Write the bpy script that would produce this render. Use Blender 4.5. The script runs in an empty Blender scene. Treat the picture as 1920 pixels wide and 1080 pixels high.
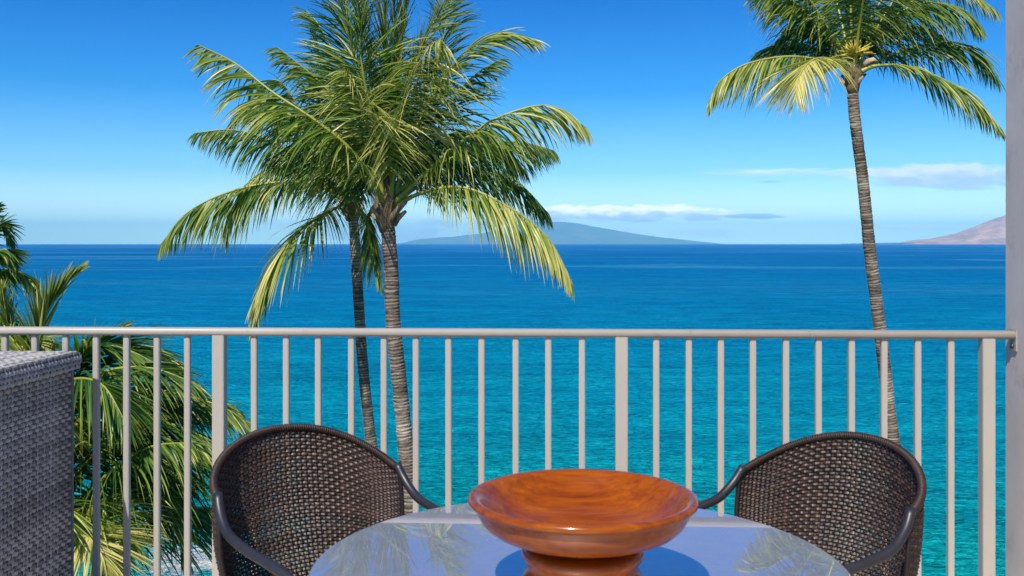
import bpy, bmesh, math, random
import numpy as np
from mathutils import Vector, noise as mnoise
rng = np.random.RandomState(7)
random.seed(7)
SC = bpy.context.scene
C = SC.collection
R = math.radians
FPX, HX, HY = 1850.0, 960.0, 454.0      # focal length and horizon of the photograph, in its pixels
ZC = 12.0                               # eye height above the water
HB = 1.425                              # eye height above the balcony floor
FZ = ZC - HB                            # balcony floor
ROT = -0.0456                           # the balcony is turned a little against the view

# ------------------------------------------------------------------ camera, sky, sun, exposure
cam_d = bpy.data.cameras.new('camera'); cam = bpy.data.objects.new('camera', cam_d); C.objects.link(cam)
cam.location = (0, 0, ZC); cam.rotation_euler = (R(90), 0, 0)
cam_d.sensor_width = 36.0; cam_d.lens = 36.0 * FPX / 1920; cam_d.shift_y = -(540 - HY) / 1920
cam_d.clip_start = 0.05; cam_d.clip_end = 200000
cam_d.dof.use_dof = True; cam_d.dof.focus_distance = 17.0; cam_d.dof.aperture_fstop = 11
SC.camera = cam
SUN_TO = Vector((-0.20, -0.60, 0.77)).normalized()
SUN_EL = math.asin(SUN_TO.z)
SUN_ROT = math.atan2(SUN_TO.x, SUN_TO.y)
W = bpy.data.worlds.new('World'); SC.world = W; W.use_nodes = True
SC.view_settings.view_transform = 'Standard'; SC.view_settings.look = 'None'
SC.view_settings.gamma = 1.0; SC.view_settings.use_curve_mapping = False
SC.view_settings.exposure = 0.75
SKY_STRENGTH = 0.10
sun_d = bpy.data.lights.new('sun', 'SUN'); sun_d.energy = 3.8; sun_d.angle = R(0.5); sun_d.color = (1.0, 0.93, 0.82)
sun = bpy.data.objects.new('sun', sun_d); C.objects.link(sun); sun.location = (0, 0, 60)
sun.rotation_euler = SUN_TO.to_track_quat('Z', 'Y').to_euler()
SC.cycles.volume_bounces = 0; SC.cycles.max_bounces = 8; SC.cycles.transparent_max_bounces = 16


class NT:
    """small helper for building node trees"""
    def __init__(s, tree): s.t = tree; s.n = tree.nodes; s.l = tree.links
    def new(s, typ, **kw):
        n = s.n.new(typ)
        for k, v in kw.items():
            if k == 'inp':
                for a, b in v.items():
                    if hasattr(b, 'is_linked') or hasattr(b, 'is_output'): s.l.new(b, n.inputs[a])
                    else: n.inputs[a].default_value = b
            else: setattr(n, k, v)
        return n
    def math(s, op, a, b=None, c=None, clamp=False):
        n = s.n.new('ShaderNodeMath'); n.operation = op; n.use_clamp = clamp
        for i, v in enumerate((a, b, c)):
            if v is None: continue
            if isinstance(v, (int, float)): n.inputs[i].default_value = v
            else: s.l.new(v, n.inputs[i])
        return n.outputs[0]
    def mix(s, fac, a, b, mode='MIX'):
        n = s.n.new('ShaderNodeMix'); n.data_type = 'RGBA'; n.blend_type = mode
        for i, v in ((0, fac), (6, a), (7, b)):
            if hasattr(v, 'is_output'): s.l.new(v, n.inputs[i])
            elif isinstance(v, (int, float)): n.inputs[i].default_value = v
            else: n.inputs[i].default_value = (*v, 1)
        return n.outputs[2]
    def ramp(s, fac, stops, interp='LINEAR'):
        n = s.n.new('ShaderNodeValToRGB'); s.l.new(fac, n.inputs[0]); r = n.color_ramp; r.interpolation = interp
        while len(r.elements) < len(stops): r.elements.new(0.5)
        for e, (p, c) in zip(r.elements, stops):
            e.position = p; e.color = (*c, 1) if len(c) == 3 else c
        return n.outputs[0]
    def maprange(s, v, a, b, c=0.0, d=1.0, smooth=False):
        n = s.n.new('ShaderNodeMapRange'); n.clamp = True
        if smooth: n.interpolation_type = 'SMOOTHSTEP'
        s.l.new(v, n.inputs[0])
        for i, x in enumerate((a, b, c, d)): n.inputs[i + 1].default_value = x
        return n.outputs[0]
    def noise(s, vec, scale, detail=3.0, rough=0.5, dist=0.0):
        n = s.n.new('ShaderNodeTexNoise'); s.l.new(vec, n.inputs['Vector'])
        n.inputs['Scale'].default_value = scale; n.inputs['Detail'].default_value = detail
        n.inputs['Roughness'].default_value = rough; n.inputs['Distortion'].default_value = dist
        return n.outputs[0]
    def mapping(s, vec, scale=(1, 1, 1), loc=(0, 0, 0), rot=(0, 0, 0)):
        n = s.n.new('ShaderNodeMapping'); s.l.new(vec, n.inputs[0])
        n.inputs['Scale'].default_value = scale; n.inputs['Location'].default_value = loc; n.inputs['Rotation'].default_value = rot
        return n.outputs[0]
    def bump(s, h, strength, dist, normal=None):
        n = s.n.new('ShaderNodeBump'); s.l.new(h, n.inputs['Height'])
        n.inputs['Strength'].default_value = strength; n.inputs['Distance'].default_value = dist
        if normal is not None: s.l.new(normal, n.inputs['Normal'])
        return n.outputs[0]


# --- sky: Nishita, with the low clouds of the photograph at their place over the islands
def build_world():
    t = NT(W.node_tree); W.node_tree.nodes.clear()
    out = t.new('ShaderNodeOutputWorld'); bg = t.new('ShaderNodeBackground'); t.l.new(bg.outputs[0], out.inputs[0])
    sky = t.new('ShaderNodeTexSky', sky_type='NISHITA'); sky.sun_disc = False
    sky.sun_elevation = SUN_EL; sky.sun_rotation = SUN_ROT; sky.altitude = 0
    sky.air_density = 1.0; sky.dust_density = 0.3; sky.ozone_density = 3.0
    tc = t.new('ShaderNodeTexCoord'); sx = t.new('ShaderNodeSeparateXYZ'); t.l.new(tc.outputs['Generated'], sx.inputs[0])
    x, y, z = sx.outputs
    # a clear, dry tropical sky is deeper blue than the model's: tint by elevation, the same all round
    tint = t.ramp(t.maprange(z, 0.0, 0.5), SKY_TINT)
    col = t.mix(1.0, sky.outputs[0], tint, 'MULTIPLY')
    ys = t.math('MAXIMUM', y, 0.02)
    u = t.math('DIVIDE', x, ys); v = t.math('DIVIDE', z, ys)
    fwd = t.maprange(y, 0.3, 0.5)
    cx = t.new('ShaderNodeCombineXYZ'); t.l.new(u, cx.inputs[0]); t.l.new(v, cx.inputs[1])
    def cloud(px, py, rx, ry, scale, stretch, gain, white, grey, opac, thr=0.5):
        nonlocal col
        uc, vc, ru, rv = (px - HX) / FPX, (HY - py) / FPX, rx / FPX, ry / FPX
        du = t.math('DIVIDE', t.math('SUBTRACT', u, uc), ru); dv = t.math('DIVIDE', t.math('SUBTRACT', v, vc), rv)
        m = t.math('SUBTRACT', 1.0, t.math('ADD', t.math('MULTIPLY', du, du), t.math('MULTIPLY', dv, dv)))
        m = t.math('MAXIMUM', m, -1.0)
        nz = t.noise(t.mapping(cx.outputs[0], (scale, scale * stretch, 1), (px * .013, py * .017, 0)), 1.0, 8.0, 0.66, 0.7)
        f = t.math('ADD', t.math('SUBTRACT', nz, thr), t.math('MULTIPLY', m, 0.27))
        f = t.math('MULTIPLY', t.maprange(f, 0.10, 0.10 + gain, smooth=True), opac)
        f = t.math('MULTIPLY', f, t.maprange(m, 0.0, 0.35, smooth=True))
        f = t.math('MULTIPLY', f, fwd)
        nz2 = t.noise(t.mapping(cx.outputs[0], (scale * 2, scale * stretch * 1.5, 1), (3.3, 1.7, 0)), 1.0, 4.0, 0.6)
        shade = t.math('ADD', t.math('MULTIPLY', dv, 0.6), t.math('MULTIPLY', t.math('SUBTRACT', nz2, 0.5), 1.6))
        cc = t.mix(t.maprange(shade, -0.35, 0.30, smooth=True), grey, white)
        col = t.mix(f, col, cc)
    for a in CLOUDS: cloud(*a)
    t.l.new(col, bg.inputs[0]); bg.inputs[1].default_value = SKY_STRENGTH

K = 1.0 / SKY_STRENGTH
SKY_TINT = [(0.0, (1.25, 1.75, 1.75)), (0.06, (.98, 1.20, 1.32)), (0.14, (.42, .76, 1.02)), (0.30, (.07, .47, .88)), (0.5, (.0, .31, .76)), (1.0, (.0, .30, .74))]
wh = lambda a, b, c: (a * K, b * K, c * K)
CLOUDS = [
    (800, 436, 330, 42, 9, 4, .30, wh(.50, .58, .66), wh(.40, .50, .64), .85, .48),
    (1175, 399, 310, 20, 19, 3.4, .18, wh(1.4, 1.28, 1.1), wh(.52, .60, .74), .88, .43),
    (1400, 405, 90, 8, 20, 7, .2, wh(.30, .42, .60), wh(.24, .36, .56), .8, .45),
    (1250, 436, 280, 14, 14, 5, .4, wh(.85, .85, .85), wh(.6, .68, .75), .7, .45),
    (1470, 322, 190, 12, 9, 9, .4, wh(.80, .80, .78), wh(.56, .64, .70), .9, .42),
    (1440, 341, 35, 4, 12, 10, .3, wh(.18, .34, .58), wh(.18, .34, .58), .6, .42),
    (1800, 330, 270, 30, 12, 4, .22, wh(.70, .68, .76), wh(.36, .42, .62), .72, .39),
    (1690, 428, 140, 7, 12, 9, .3, wh(1.2, 1.1, 1.0), wh(.8, .8, .85), .9, .40),
]
build_world()

# ------------------------------------------------------------------ helpers
def P(px, py, d):
    return np.array(((px - HX) / FPX * d, d, ZC - (py - HY) / FPX * d))

def prop(o, label=None, cat=None, group=None, kind=None):
    for k, v in (('label', label), ('category', cat), ('group', group), ('kind', kind)):
        if v: o[k] = v
    return o

def link(name, me, mat=None, parent=None):
    o = bpy.data.objects.new(name, me); C.objects.link(o)
    if mat is not None and me is not None and not me.materials: me.materials.append(mat)
    if parent is not None: o.parent = parent
    return o

def empty(name, loc=(0, 0, 0), rz=0.0):
    o = bpy.data.objects.new(name, None); C.objects.link(o); o.location = loc; o.rotation_euler = (0, 0, rz)
    o.empty_display_size = 0.2
    return o

def mesh(name, V, F, smooth=True, attrs=None):
    me = bpy.data.meshes.new(name)
    me.from_pydata([tuple(map(float, v)) for v in V], [], [tuple(int(i) for i in f) for f in F])
    if smooth: me.polygons.foreach_set('use_smooth', [True] * len(me.polygons))
    if attrs:
        for k, a in attrs.items():
            at = me.attributes.new(k, 'FLOAT', 'POINT'); at.data.foreach_set('value', np.asarray(a, dtype=np.float32))
    me.update()
    return me

class MB:
    """collects shapes into one mesh"""
    def __init__(s): s.V = []; s.F = []; s.n = 0; s.A = []
    def add(s, V, F, a=None):
        V = np.asarray(V, float); s.V.append(V); s.F += [tuple(i + s.n for i in f) for f in F]
        s.A.append(np.zeros(len(V)) if a is None else np.broadcast_to(np.asarray(a, float), (len(V),)).copy())
        s.n += len(V)
    def box(s, lo, hi):
        x0, y0, z0 = lo; x1, y1, z1 = hi
        s.add([(x0, y0, z0), (x1, y0, z0), (x1, y1, z0), (x0, y1, z0), (x0, y0, z1), (x1, y0, z1), (x1, y1, z1), (x0, y1, z1)],
              [(0, 3, 2, 1), (4, 5, 6, 7), (0, 1, 5, 4), (1, 2, 6, 5), (2, 3, 7, 6), (3, 0, 4, 7)])
    def tube(s, pts, rad, seg=8, caps=True, flat=None, a=None):
        V, F = tube_geo(pts, rad, seg, caps, flat); s.add(V, F, a)
    def lathe(s, prof, seg=48, c=(0, 0)):
        V = []; F = []
        for r, z in prof:
            for k in range(seg):
                t = 2 * math.pi * k / seg; V.append((c[0] + r * math.cos(t), c[1] + r * math.sin(t), z))
        for i in range(len(prof) - 1):
            for k in range(seg):
                k2 = (k + 1) % seg
                F.append((i * seg + k, i * seg + k2, (i + 1) * seg + k2, (i + 1) * seg + k))
        s.add(V, F)
    def obj(s, name, mat, parent=None, smooth=True, attr=None):
        me = mesh(name, np.concatenate(s.V), s.F, smooth, {attr: np.concatenate(s.A)} if attr else None)
        return link(name, me, mat, parent)

def frames(pts):
    pts = np.asarray(pts, float)
    T = np.gradient(pts, axis=0); T /= np.linalg.norm(T, axis=1)[:, None] + 1e-9
    up = np.array((0, 0, 1.0)) if abs(T[0, 2]) < 0.9 else np.array((1.0, 0, 0))
    N = []; n = up - T[0] * up.dot(T[0])
    for t in T:
        n = n - t * n.dot(t); n /= np.linalg.norm(n) + 1e-9; N.append(n.copy())
    N = np.array(N); B = np.cross(T, N)
    return T, N, B

def tube_geo(pts, rad, seg=8, caps=True, flat=None):
    pts = np.asarray(pts, float); n = len(pts)
    rad = np.broadcast_to(np.asarray(rad, float), (n,)); T, N, B = frames(pts)
    fl = np.ones(n) if flat is None else np.broadcast_to(np.asarray(flat, float), (n,))
    th = np.linspace(0, 2 * np.pi, seg, endpoint=False)
    V = (pts[:, None, :] + rad[:, None, None] * (np.cos(th)[None, :, None] * N[:, None, :] / fl[:, None, None] + np.sin(th)[None, :, None] * B[:, None, :] * fl[:, None, None])).reshape(-1, 3)
    F = []
    for i in range(n - 1):
        for k in range(seg):
            k2 = (k + 1) % seg
            F.append((i * seg + k, i * seg + k2, (i + 1) * seg + k2, (i + 1) * seg + k))
    if caps:
        F.append(tuple(range(seg - 1, -1, -1))); F.append(tuple((n - 1) * seg + k for k in range(seg)))
    return V, F

def spline(P_, n):
    """Catmull-Rom through the points, evenly resampled by length"""
    P_ = np.asarray(P_, float)
    Q = np.vstack((2 * P_[0] - P_[1], P_, 2 * P_[-1] - P_[-2])); out = []
    for i in range(1, len(Q) - 2):
        a, b, c, d = Q[i - 1], Q[i], Q[i + 1], Q[i + 2]
        for t in np.linspace(0, 1, 24, endpoint=False):
            out.append(.5 * ((2 * b) + (c - a) * t + (2 * a - 5 * b + 4 * c - d) * t * t + (3 * b - a - 3 * c + d) * t ** 3))
    out.append(P_[-1]); out = np.array(out)
    s = np.concatenate(([0], np.cumsum(np.linalg.norm(np.diff(out, axis=0), axis=1))))
    q = np.linspace(0, s[-1], n)
    return np.stack([np.interp(q, s, out[:, k]) for k in range(3)], 1)

def bevel(o, w, seg=2):
    bm = bmesh.new(); bm.from_mesh(o.data)
    bmesh.ops.bevel(bm, geom=bm.edges[:], offset=w, segments=seg, affect='EDGES', clamp_overlap=True)
    bm.to_mesh(o.data); bm.free(); return o

# ------------------------------------------------------------------ materials
def material(name):
    m = bpy.data.materials.new(name); m.use_nodes = True; t = NT(m.node_tree); m.node_tree.nodes.clear()
    out = t.new('ShaderNodeOutputMaterial'); b = t.new('ShaderNodeBsdfPrincipled'); t.l.new(b.outputs[0], out.inputs[0])
    return m, t, b, out

def simple(name, col, rough=0.5, metal=0.0, var=0.15, scale=6.0, bump=0.0, bdist=0.002, coat=0.0, spec=None, noise_dark=None):
    m, t, b, out = material(name)
    tc = t.new('ShaderNodeTexCoord').outputs['Object']
    nz = t.noise(tc, scale, 5.0, 0.6)
    dark = tuple(c * (1 - var) for c in col); lite = tuple(min(1, c * (1 + var)) for c in col)
    t.l.new(t.mix(t.maprange(nz, .3, .7), noise_dark or dark, lite), b.inputs['Base Color'])
    t.l.new(t.math('ADD', t.math('MULTIPLY', nz, .2), rough - .1), b.inputs['Roughness'])
    b.inputs['Metallic'].default_value = metal; b.inputs['Coat Weight'].default_value = coat; b.inputs['Coat Roughness'].default_value = .08
    if spec is not None: b.inputs['Specular IOR Level'].default_value = spec
    if bump: t.l.new(t.bump(t.noise(tc, scale * 12, 4.0, .6), bump, bdist), b.inputs['Normal'])
    return m

def leaf_material(name, stops, transl=0.35):
    m, t, b, out = material(name)
    at = t.new('ShaderNodeAttribute', attribute_name='tint').outputs['Fac']
    geo = t.new('ShaderNodeNewGeometry').outputs['Position']
    nz = t.noise(geo, 1.3, 3.0)
    f = t.math('ADD', at, t.math('MULTIPLY', t.math('SUBTRACT', nz, .5), .35), clamp=True)
    col = t.ramp(f, stops)
    t.l.new(col, b.inputs['Base Color']); b.inputs['Roughness'].default_value = .38; b.inputs['Specular IOR Level'].default_value = .45
    tr = t.new('ShaderNodeBsdfTranslucent'); t.l.new(t.mix(1.0, col, (1.0, 1.15, .45), 'MULTIPLY'), tr.inputs[0])
    mx = t.new('ShaderNodeMixShader'); mx.inputs[0].default_value = transl
    t.l.new(b.outputs[0], mx.inputs[1]); t.l.new(tr.outputs[0], mx.inputs[2]); t.l.new(mx.outputs[0], out.inputs[0])
    return m

LEAF = leaf_material('palm_leaf', [(0, (.022, .078, .018)), (.3, (.080, .175, .026)), (.6, (.28, .34, .045)), (1, (.72, .63, .24))])
STALK = leaf_material('palm_stalk', [(0, (.10, .16, .02)), (.5, (.26, .30, .035)), (1, (.45, .38, .10))], .1)

def bark_material():
    m, t, b, out = material('palm_bark')
    at = t.new('ShaderNodeAttribute', attribute_name='ring').outputs['Fac']
    geo = t.new('ShaderNodeNewGeometry').outputs['Position']
    n1 = t.noise(t.mapping(geo, (9, 9, 22)), 1.0, 6.0, .75, 1.0); n2 = t.noise(geo, 1.2, 3.0)
    f = t.math('ADD', t.math('MULTIPLY', at, .55), t.math('MULTIPLY', n1, .6))
    f = t.math('ADD', f, t.math('MULTIPLY', t.math('SUBTRACT', n2, .5), 1.0))
    t.l.new(t.ramp(f, [(.25, (.025, .018, .013)), (.5, (.13, .10, .075)), (.72, (.30, .25, .20)), (.95, (.48, .43, .36))]), b.inputs['Base Color'])
    b.inputs['Roughness'].default_value = .9
    t.l.new(t.bump(n1, .9, .02), b.inputs['Normal'])
    return m
BARK = bark_material()
FIBRE = simple('leaf_base_fibre', (.17, .115, .06), .85, var=.55, scale=14, bump=.8, bdist=.01)
DRY = simple('dry_sheath', (.30, .22, .14), .8, var=.4, scale=9, bump=.5, bdist=.01)
FLOWER = simple('flower_spike', (.62, .48, .06), .6, var=.35, scale=18)
COCO = simple('young_coconut', (.30, .32, .05), .45, var=.3, scale=8)
PAINT = simple('rail_paint', (.375, .345, .30), .38, var=.05, scale=3, bump=.05, bdist=.0006)
WALLP = simple('wall_paint', (.58, .51, .47), .7, var=.08, scale=2.8, bump=.25, bdist=.003)
def weather(mat, col, lo, hi, scale, amt):
    t = NT(mat.node_tree); b = [n for n in t.n if n.type == 'BSDF_PRINCIPLED'][0]; src = b.inputs['Base Color'].links[0].from_socket
    tc = t.new('ShaderNodeTexCoord').outputs['Object']
    m_ = t.maprange(t.noise(tc, scale, 7.0, .72), lo, hi, 0, amt)
    t.l.new(t.mix(m_, src, col), b.inputs['Base Color'])
weather(PAINT, (.20, .15, .11), .62, .72, 14, .55)
weather(WALLP, (.20, .17, .155), .56, .74, 5, .45)
SLAB = simple('floor_tile', (.45, .40, .35), .5, var=.12, scale=4)
CEILM = simple('ceiling_paint', (.78, .77, .75), .8, var=.03, scale=2)
METAL = simple('dark_tube', (.020, .020, .025), .42, var=.25, scale=9, bump=.12, bdist=.001)
STEEL = simple('bolt_steel', (.12, .12, .13), .35, metal=.8)

def wicker_material(name, a, b_, c, rough):
    m, t, b, out = material(name)
    tc = t.new('ShaderNodeTexCoord').outputs['Object']
    at = t.new('ShaderNodeAttribute', attribute_name='strand').outputs['Fac']
    nz = t.noise(tc, 22, 4.0, .6); big = t.noise(tc, 4, 3.0)
    f = t.math('ADD', t.math('MULTIPLY', at, .45), t.math('ADD', t.math('MULTIPLY', nz, .35), t.math('MULTIPLY', big, .3)))
    t.l.new(t.ramp(f, [(.3, a), (.55, b_), (.85, c)]), b.inputs['Base Color'])
    t.l.new(t.math('ADD', t.math('MULTIPLY', nz, .25), rough), b.inputs['Roughness'])
    t.l.new(t.bump(t.noise(t.mapping(tc, (1, 1, 1)), 400, 2.0), .25, .0006), b.inputs['Normal'])
    return m
WICK = wicker_material('brown_wicker', (.011, .006, .0045), (.028, .0135, .0095), (.065, .037, .027), .38)
WICKG = wicker_material('grey_wicker', (.12, .116, .115), (.28, .27, .26), (.47, .45, .43), .40)

def wood_material():
    m, t, b, out = material('lacquered_wood')
    tc = t.new('ShaderNodeTexCoord').outputs['Object']
    w = t.noise(t.mapping(tc, (2.2, 22, 26), rot=(.15, .1, .25)), 2.0, 6.0, .65, .6)
    fig = t.noise(t.mapping(tc, (3, 9, 12), rot=(.1, .1, .3)), 2.0, 5.0, .6, 1.2)
    fine = t.noise(t.mapping(tc, (8, 160, 190), rot=(.15, .1, .25)), 1.0, 3.0, .6)
    f = t.math('ADD', t.math('MULTIPLY', w, .60), t.math('ADD', t.math('MULTIPLY', fig, .32), t.math('MULTIPLY', fine, .22)))
    f = t.math('SUBTRACT', f, .04)
    t.l.new(t.ramp(f, [(.24, (.035, .005, .0)), (.40, (.17, .030, .001)), (.62, (.29, .066, .001)), (.84, (.40, .125, .004))]), b.inputs['Base Color'])
    t.l.new(t.math('ADD', t.math('MULTIPLY', fig, .2), .12), b.inputs['Roughness'])
    b.inputs['Coat Weight'].default_value = .42; b.inputs['Coat Roughness'].default_value = .12; b.inputs['Coat IOR'].default_value = 1.45; b.inputs['Specular IOR Level'].default_value = .2
    t.l.new(t.bump(t.noise(tc, 30, 3.0), .12, .002), b.inputs['Normal'])
    return m
WOOD = wood_material()

def glass_material():
    m, t, b, out = material('table_glass')
    tc = t.new('ShaderNodeTexCoord').outputs['Object']
    nz = t.noise(tc, 9, 5.0, .65); sp = t.noise(tc, 160, 2.0)
    b.inputs['Base Color'].default_value = (.86, .84, .86, 1); b.inputs['Metallic'].default_value = .92
    b.inputs['IOR'].default_value = 2.6
    t.l.new(t.maprange(nz, .4, .8, .012, .05), b.inputs['Roughness'])
    film = t.new('ShaderNodeBsdfAnisotropic'); film.inputs['Color'].default_value = (.95, .92, .90, 1); film.inputs['Roughness'].default_value = .56
    spots = t.maprange(t.noise(tc, 55, 2.0), .68, .74, 0, .16)          # dried water spots and salt film
    mx = t.new('ShaderNodeMixShader'); t.l.new(t.math('ADD', t.maprange(nz, .3, .75, .36, .50), spots), mx.inputs[0])
    t.l.new(b.outputs[0], mx.inputs[1]); t.l.new(film.outputs[0], mx.inputs[2]); t.l.new(mx.outputs[0], out.inputs[0])
    return m
GLASS = glass_material()

def water_material():
    m, t, b, out = material('sea_water')
    geo = t.new('ShaderNodeNewGeometry'); pos = geo.outputs['Position']
    sx = t.new('ShaderNodeSeparateXYZ'); t.l.new(pos, sx.inputs[0]); X, Y, Z = sx.outputs
    r = t.math('SQRT', t.math('ADD', t.math('MULTIPLY', X, X), t.math('MULTIPLY', Y, Y)))
    # the reef flat falls away from the shore: sandy turquoise shallows to deep blue
    wob = t.math('MULTIPLY', t.math('SUBTRACT', t.noise(t.mapping(pos, (.010, .025, 1)), 1.0, 4.0, .6), .5), .55)
    f = t.math('ADD', t.math('DIVIDE', t.math('LOGARITHM', r, 10.0), 4.0), t.math('MULTIPLY', wob, .16))
    col = t.ramp(f, WATER_STOPS)
    streak = t.noise(t.mapping(pos, (.0009, .006, 1)), 1.0, 5.0, .62)
    col = t.mix(t.maprange(streak, .54, .66, 0, .40), col, (.05, .34, .55))
    slick = t.noise(t.mapping(pos, (.0035, .0075, 1), (5, 2, 0), (0, 0, .12)), 1.0, 4.0, .6, .8)
    col = t.mix(t.math('MULTIPLY', t.maprange(slick, .54, .66, 0, .55), t.maprange(r, 150, 500)), col, (.06, .38, .62))
    col = t.mix(t.maprange(streak, .30, .44, .35, 0), col, (.002, .065, .23))
    # foam where the swell meets the shore rocks
    fx = t.math('DIVIDE', t.math('SUBTRACT', X, -12.2), 2.6); fy = t.math('DIVIDE', t.math('SUBTRACT', Y, 37.2), 3.0)
    fm = t.math('SUBTRACT', 1.0, t.math('ADD', t.math('MULTIPLY', fx, fx), t.math('MULTIPLY', fy, fy)))
    fm = t.math('MAXIMUM', fm, -2.0)
    shore = t.maprange(Y, 30.0, 35.5, .9, -.6)
    fn = t.noise(pos, 1.8, 7.0, .72, 1.0)
    foam_glints = t.maprange(t.math('ADD', fn, t.math('MULTIPLY', t.math('MAXIMUM', fm, shore), .22)), .60, .72)
    caps = t.maprange(t.noise(t.mapping(pos, (1.1, 3.4, 1), rot=(0, 0, .2)), 1.0, 6.0, .68, .5), .66, .74, 0, .5)  # white flecks on the ripples: glints of light painted into the colour
    foam_glints = t.math('MAXIMUM', foam_glints, caps)
    col = t.mix(foam_glints, col, (.62, .70, .74))
    t.l.new(col, b.inputs['Base Color'])
    b.inputs['IOR'].default_value = 1.33
    t.l.new(t.math('ADD', t.math('MULTIPLY', foam_glints, .5), t.maprange(f, .4, .95, .12, .38)), b.inputs['Roughness'])
    b.inputs['Specular IOR Level'].default_value = .0
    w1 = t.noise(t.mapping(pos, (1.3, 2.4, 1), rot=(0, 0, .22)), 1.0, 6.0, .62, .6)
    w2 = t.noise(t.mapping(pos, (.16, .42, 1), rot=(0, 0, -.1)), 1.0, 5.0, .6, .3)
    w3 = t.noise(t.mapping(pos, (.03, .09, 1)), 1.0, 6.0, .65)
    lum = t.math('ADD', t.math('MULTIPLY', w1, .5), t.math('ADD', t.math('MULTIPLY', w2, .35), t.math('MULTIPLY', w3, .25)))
    col2 = t.mix(1.0, col, t.ramp(t.maprange(lum, .42, .68), [(0, (.55, .60, .68)), (.5, (1, 1, 1)), (1, (1.9, 1.55, 1.35))]), 'MULTIPLY')  # light crests and dark wave faces are put into the water colour
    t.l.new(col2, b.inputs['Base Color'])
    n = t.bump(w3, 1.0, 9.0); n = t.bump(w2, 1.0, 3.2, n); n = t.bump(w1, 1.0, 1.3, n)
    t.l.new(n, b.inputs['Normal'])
    return m
WATER_STOPS = [(.36, (.006, .50, .44)), (.40, (.005, .43, .46)), (.47, (.003, .36, .54)), (.56, (.002, .275, .56)), (.70, (.001, .19, .50)), (.9, (.001, .135, .43))]
WATER = water_material()

def rock_land(name, a, b_, c, sc):
    m, t, b, out = material(name)
    pos = t.new('ShaderNodeNewGeometry').outputs['Position']
    nz = t.noise(pos, sc, 8.0, .65)
    t.l.new(t.ramp(nz, [(.35, a), (.5, b_), (.68, c)]), b.inputs['Base Color']); b.inputs['Roughness'].default_value = 1
    b.inputs['Specular IOR Level'].default_value = .1
    return m

# ------------------------------------------------------------------ the sea, the land and the islands
RE = 6.371e6
def build_water():
    rs = [0] + list(np.geomspace(15, 21000, 70)); ns = 160; V = []; F = []
    for r in rs:
        for k in range(ns):
            a = 2 * math.pi * k / ns; V.append((r * math.cos(a), r * math.sin(a), -r * r / (2 * RE)))
    for i in range(len(rs) - 1):
        for k in range(ns):
            k2 = (k + 1) % ns
            F.append((i * ns + k, (i + 1) * ns + k, (i + 1) * ns + k2, i * ns + k2))
    prop(link('sea_water', mesh('sea', V, F), WATER), kind='structure')
build_water()
g = MB(); g.box((-900, -1500, -1.0), (900, 30.0, 1.4))
lawn = simple('lawn', (.05, .085, .02), .9, var=.4, scale=3)
prop(g.obj('ground', lawn, smooth=False), kind='structure')
g = MB()
for i in range(260):
    x = -60 + i * .47 + random.uniform(-.2, .2); s = random.uniform(.25, .7)
    pts = []; 
    bm = bmesh.new(); bmesh.ops.create_icosphere(bm, subdivisions=2, radius=s)
    off = Vector((i * 3.1, 0, 0))
    for v in bm.verts: v.co *= 1 + .45 * mnoise.noise(v.co / s * 1.3 + off)
    V = [(v.co.x + x, v.co.y + 30.2 + random.random() * 0, v.co.z * .7 + .2) for v in bm.verts]
    yo = random.uniform(-.1, .9); V = [(a, b_ + yo, c) for a, b_, c in V]
    F = [tuple(v.index for v in f.verts) for f in bm.faces]; bm.free(); g.add(V, F)
prop(g.obj('shore_rocks', simple('lava_rock', (.05, .042, .036), .85, var=.5, scale=2, bump=.6, bdist=.03), smooth=False), kind='stuff')

def island(name, prof, dist, depth, mat, rough, label):
    """terrain built as a height field: prof gives the skyline in (px, py), widened into a real massif behind it"""
    xs = np.array([p[0] for p in prof]); ys = np.array([p[1] for p in prof])
    nx, ny = 220, 60; V = []; F = []
    base = -dist * dist / (2 * RE) - 2
    for j in range(ny):
        t = j / (ny - 1); w = math.sin(math.pi * min(1, max(0, t))) ** 1.15
        for i in range(nx):
            px = xs[0] + (xs[-1] - xs[0]) * i / (nx - 1)
            h = (HY - np.interp(px, xs, ys)) / FPX * dist - base
            X = (px - HX) / FPX * dist; Y = dist + (t - .5) * depth
            nv = mnoise.fractal(Vector((X / rough, Y / (rough * 1.3), 3.7)), 0.8, 2.1, 6)
            gully = abs(mnoise.noise(Vector((X / (rough * .40), Y / (rough * 2.2), 9.1))))
            z = base + h * w * (1 + .16 * nv * (1 - w * .6)) - h * .34 * gully * w * (1.15 - w)
            V.append((X * (Y / dist), Y, z if 0 < j < ny - 1 else base - 20))
    for j in range(ny - 1):
        for i in range(nx - 1):
            a = j * nx + i; F.append((a, a + 1, a + nx + 1, a + nx))
    o = link(name, mesh(name, V, F), mat); prop(o, label=label, kind='structure'); return o
LAND1 = rock_land('island_scrub', (.02, .035, .03), (.06, .065, .05), (.14, .12, .10), .0022)
LAND2 = rock_land('dry_slope', (.26, .11, .07), (.46, .22, .14), (.66, .40, .27), .004)
LAND3 = rock_land('dark_coast', (.03, .04, .03), (.06, .07, .05), (.10, .09, .07), .01)
island('island_hills', [(700, 460), (745, 456), (790, 447), (850, 443), (905, 436), (950, 425), (985, 417), (1020, 413.5), (1060, 415), (1100, 422), (1140, 430), (1190, 437.5), (1240, 444), (1290, 449.5), (1340, 454.5), (1385, 460)], 26000, 9000, LAND1, 1500,
       'broad blue island ridge on the horizon beside the tall palms')
island('mountain_slope', [(1640, 458), (1690, 452.5), (1720, 448), (1745, 446), (1757, 443), (1790, 436), (1820, 425), (1850, 414), (1880, 402), (1930, 386), (2050, 374), (2200, 372), (2400, 380), (2600, 400)], 13500, 3500, LAND2, 500,
       'dry pink mountain slope meeting the sea at far right')
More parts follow.
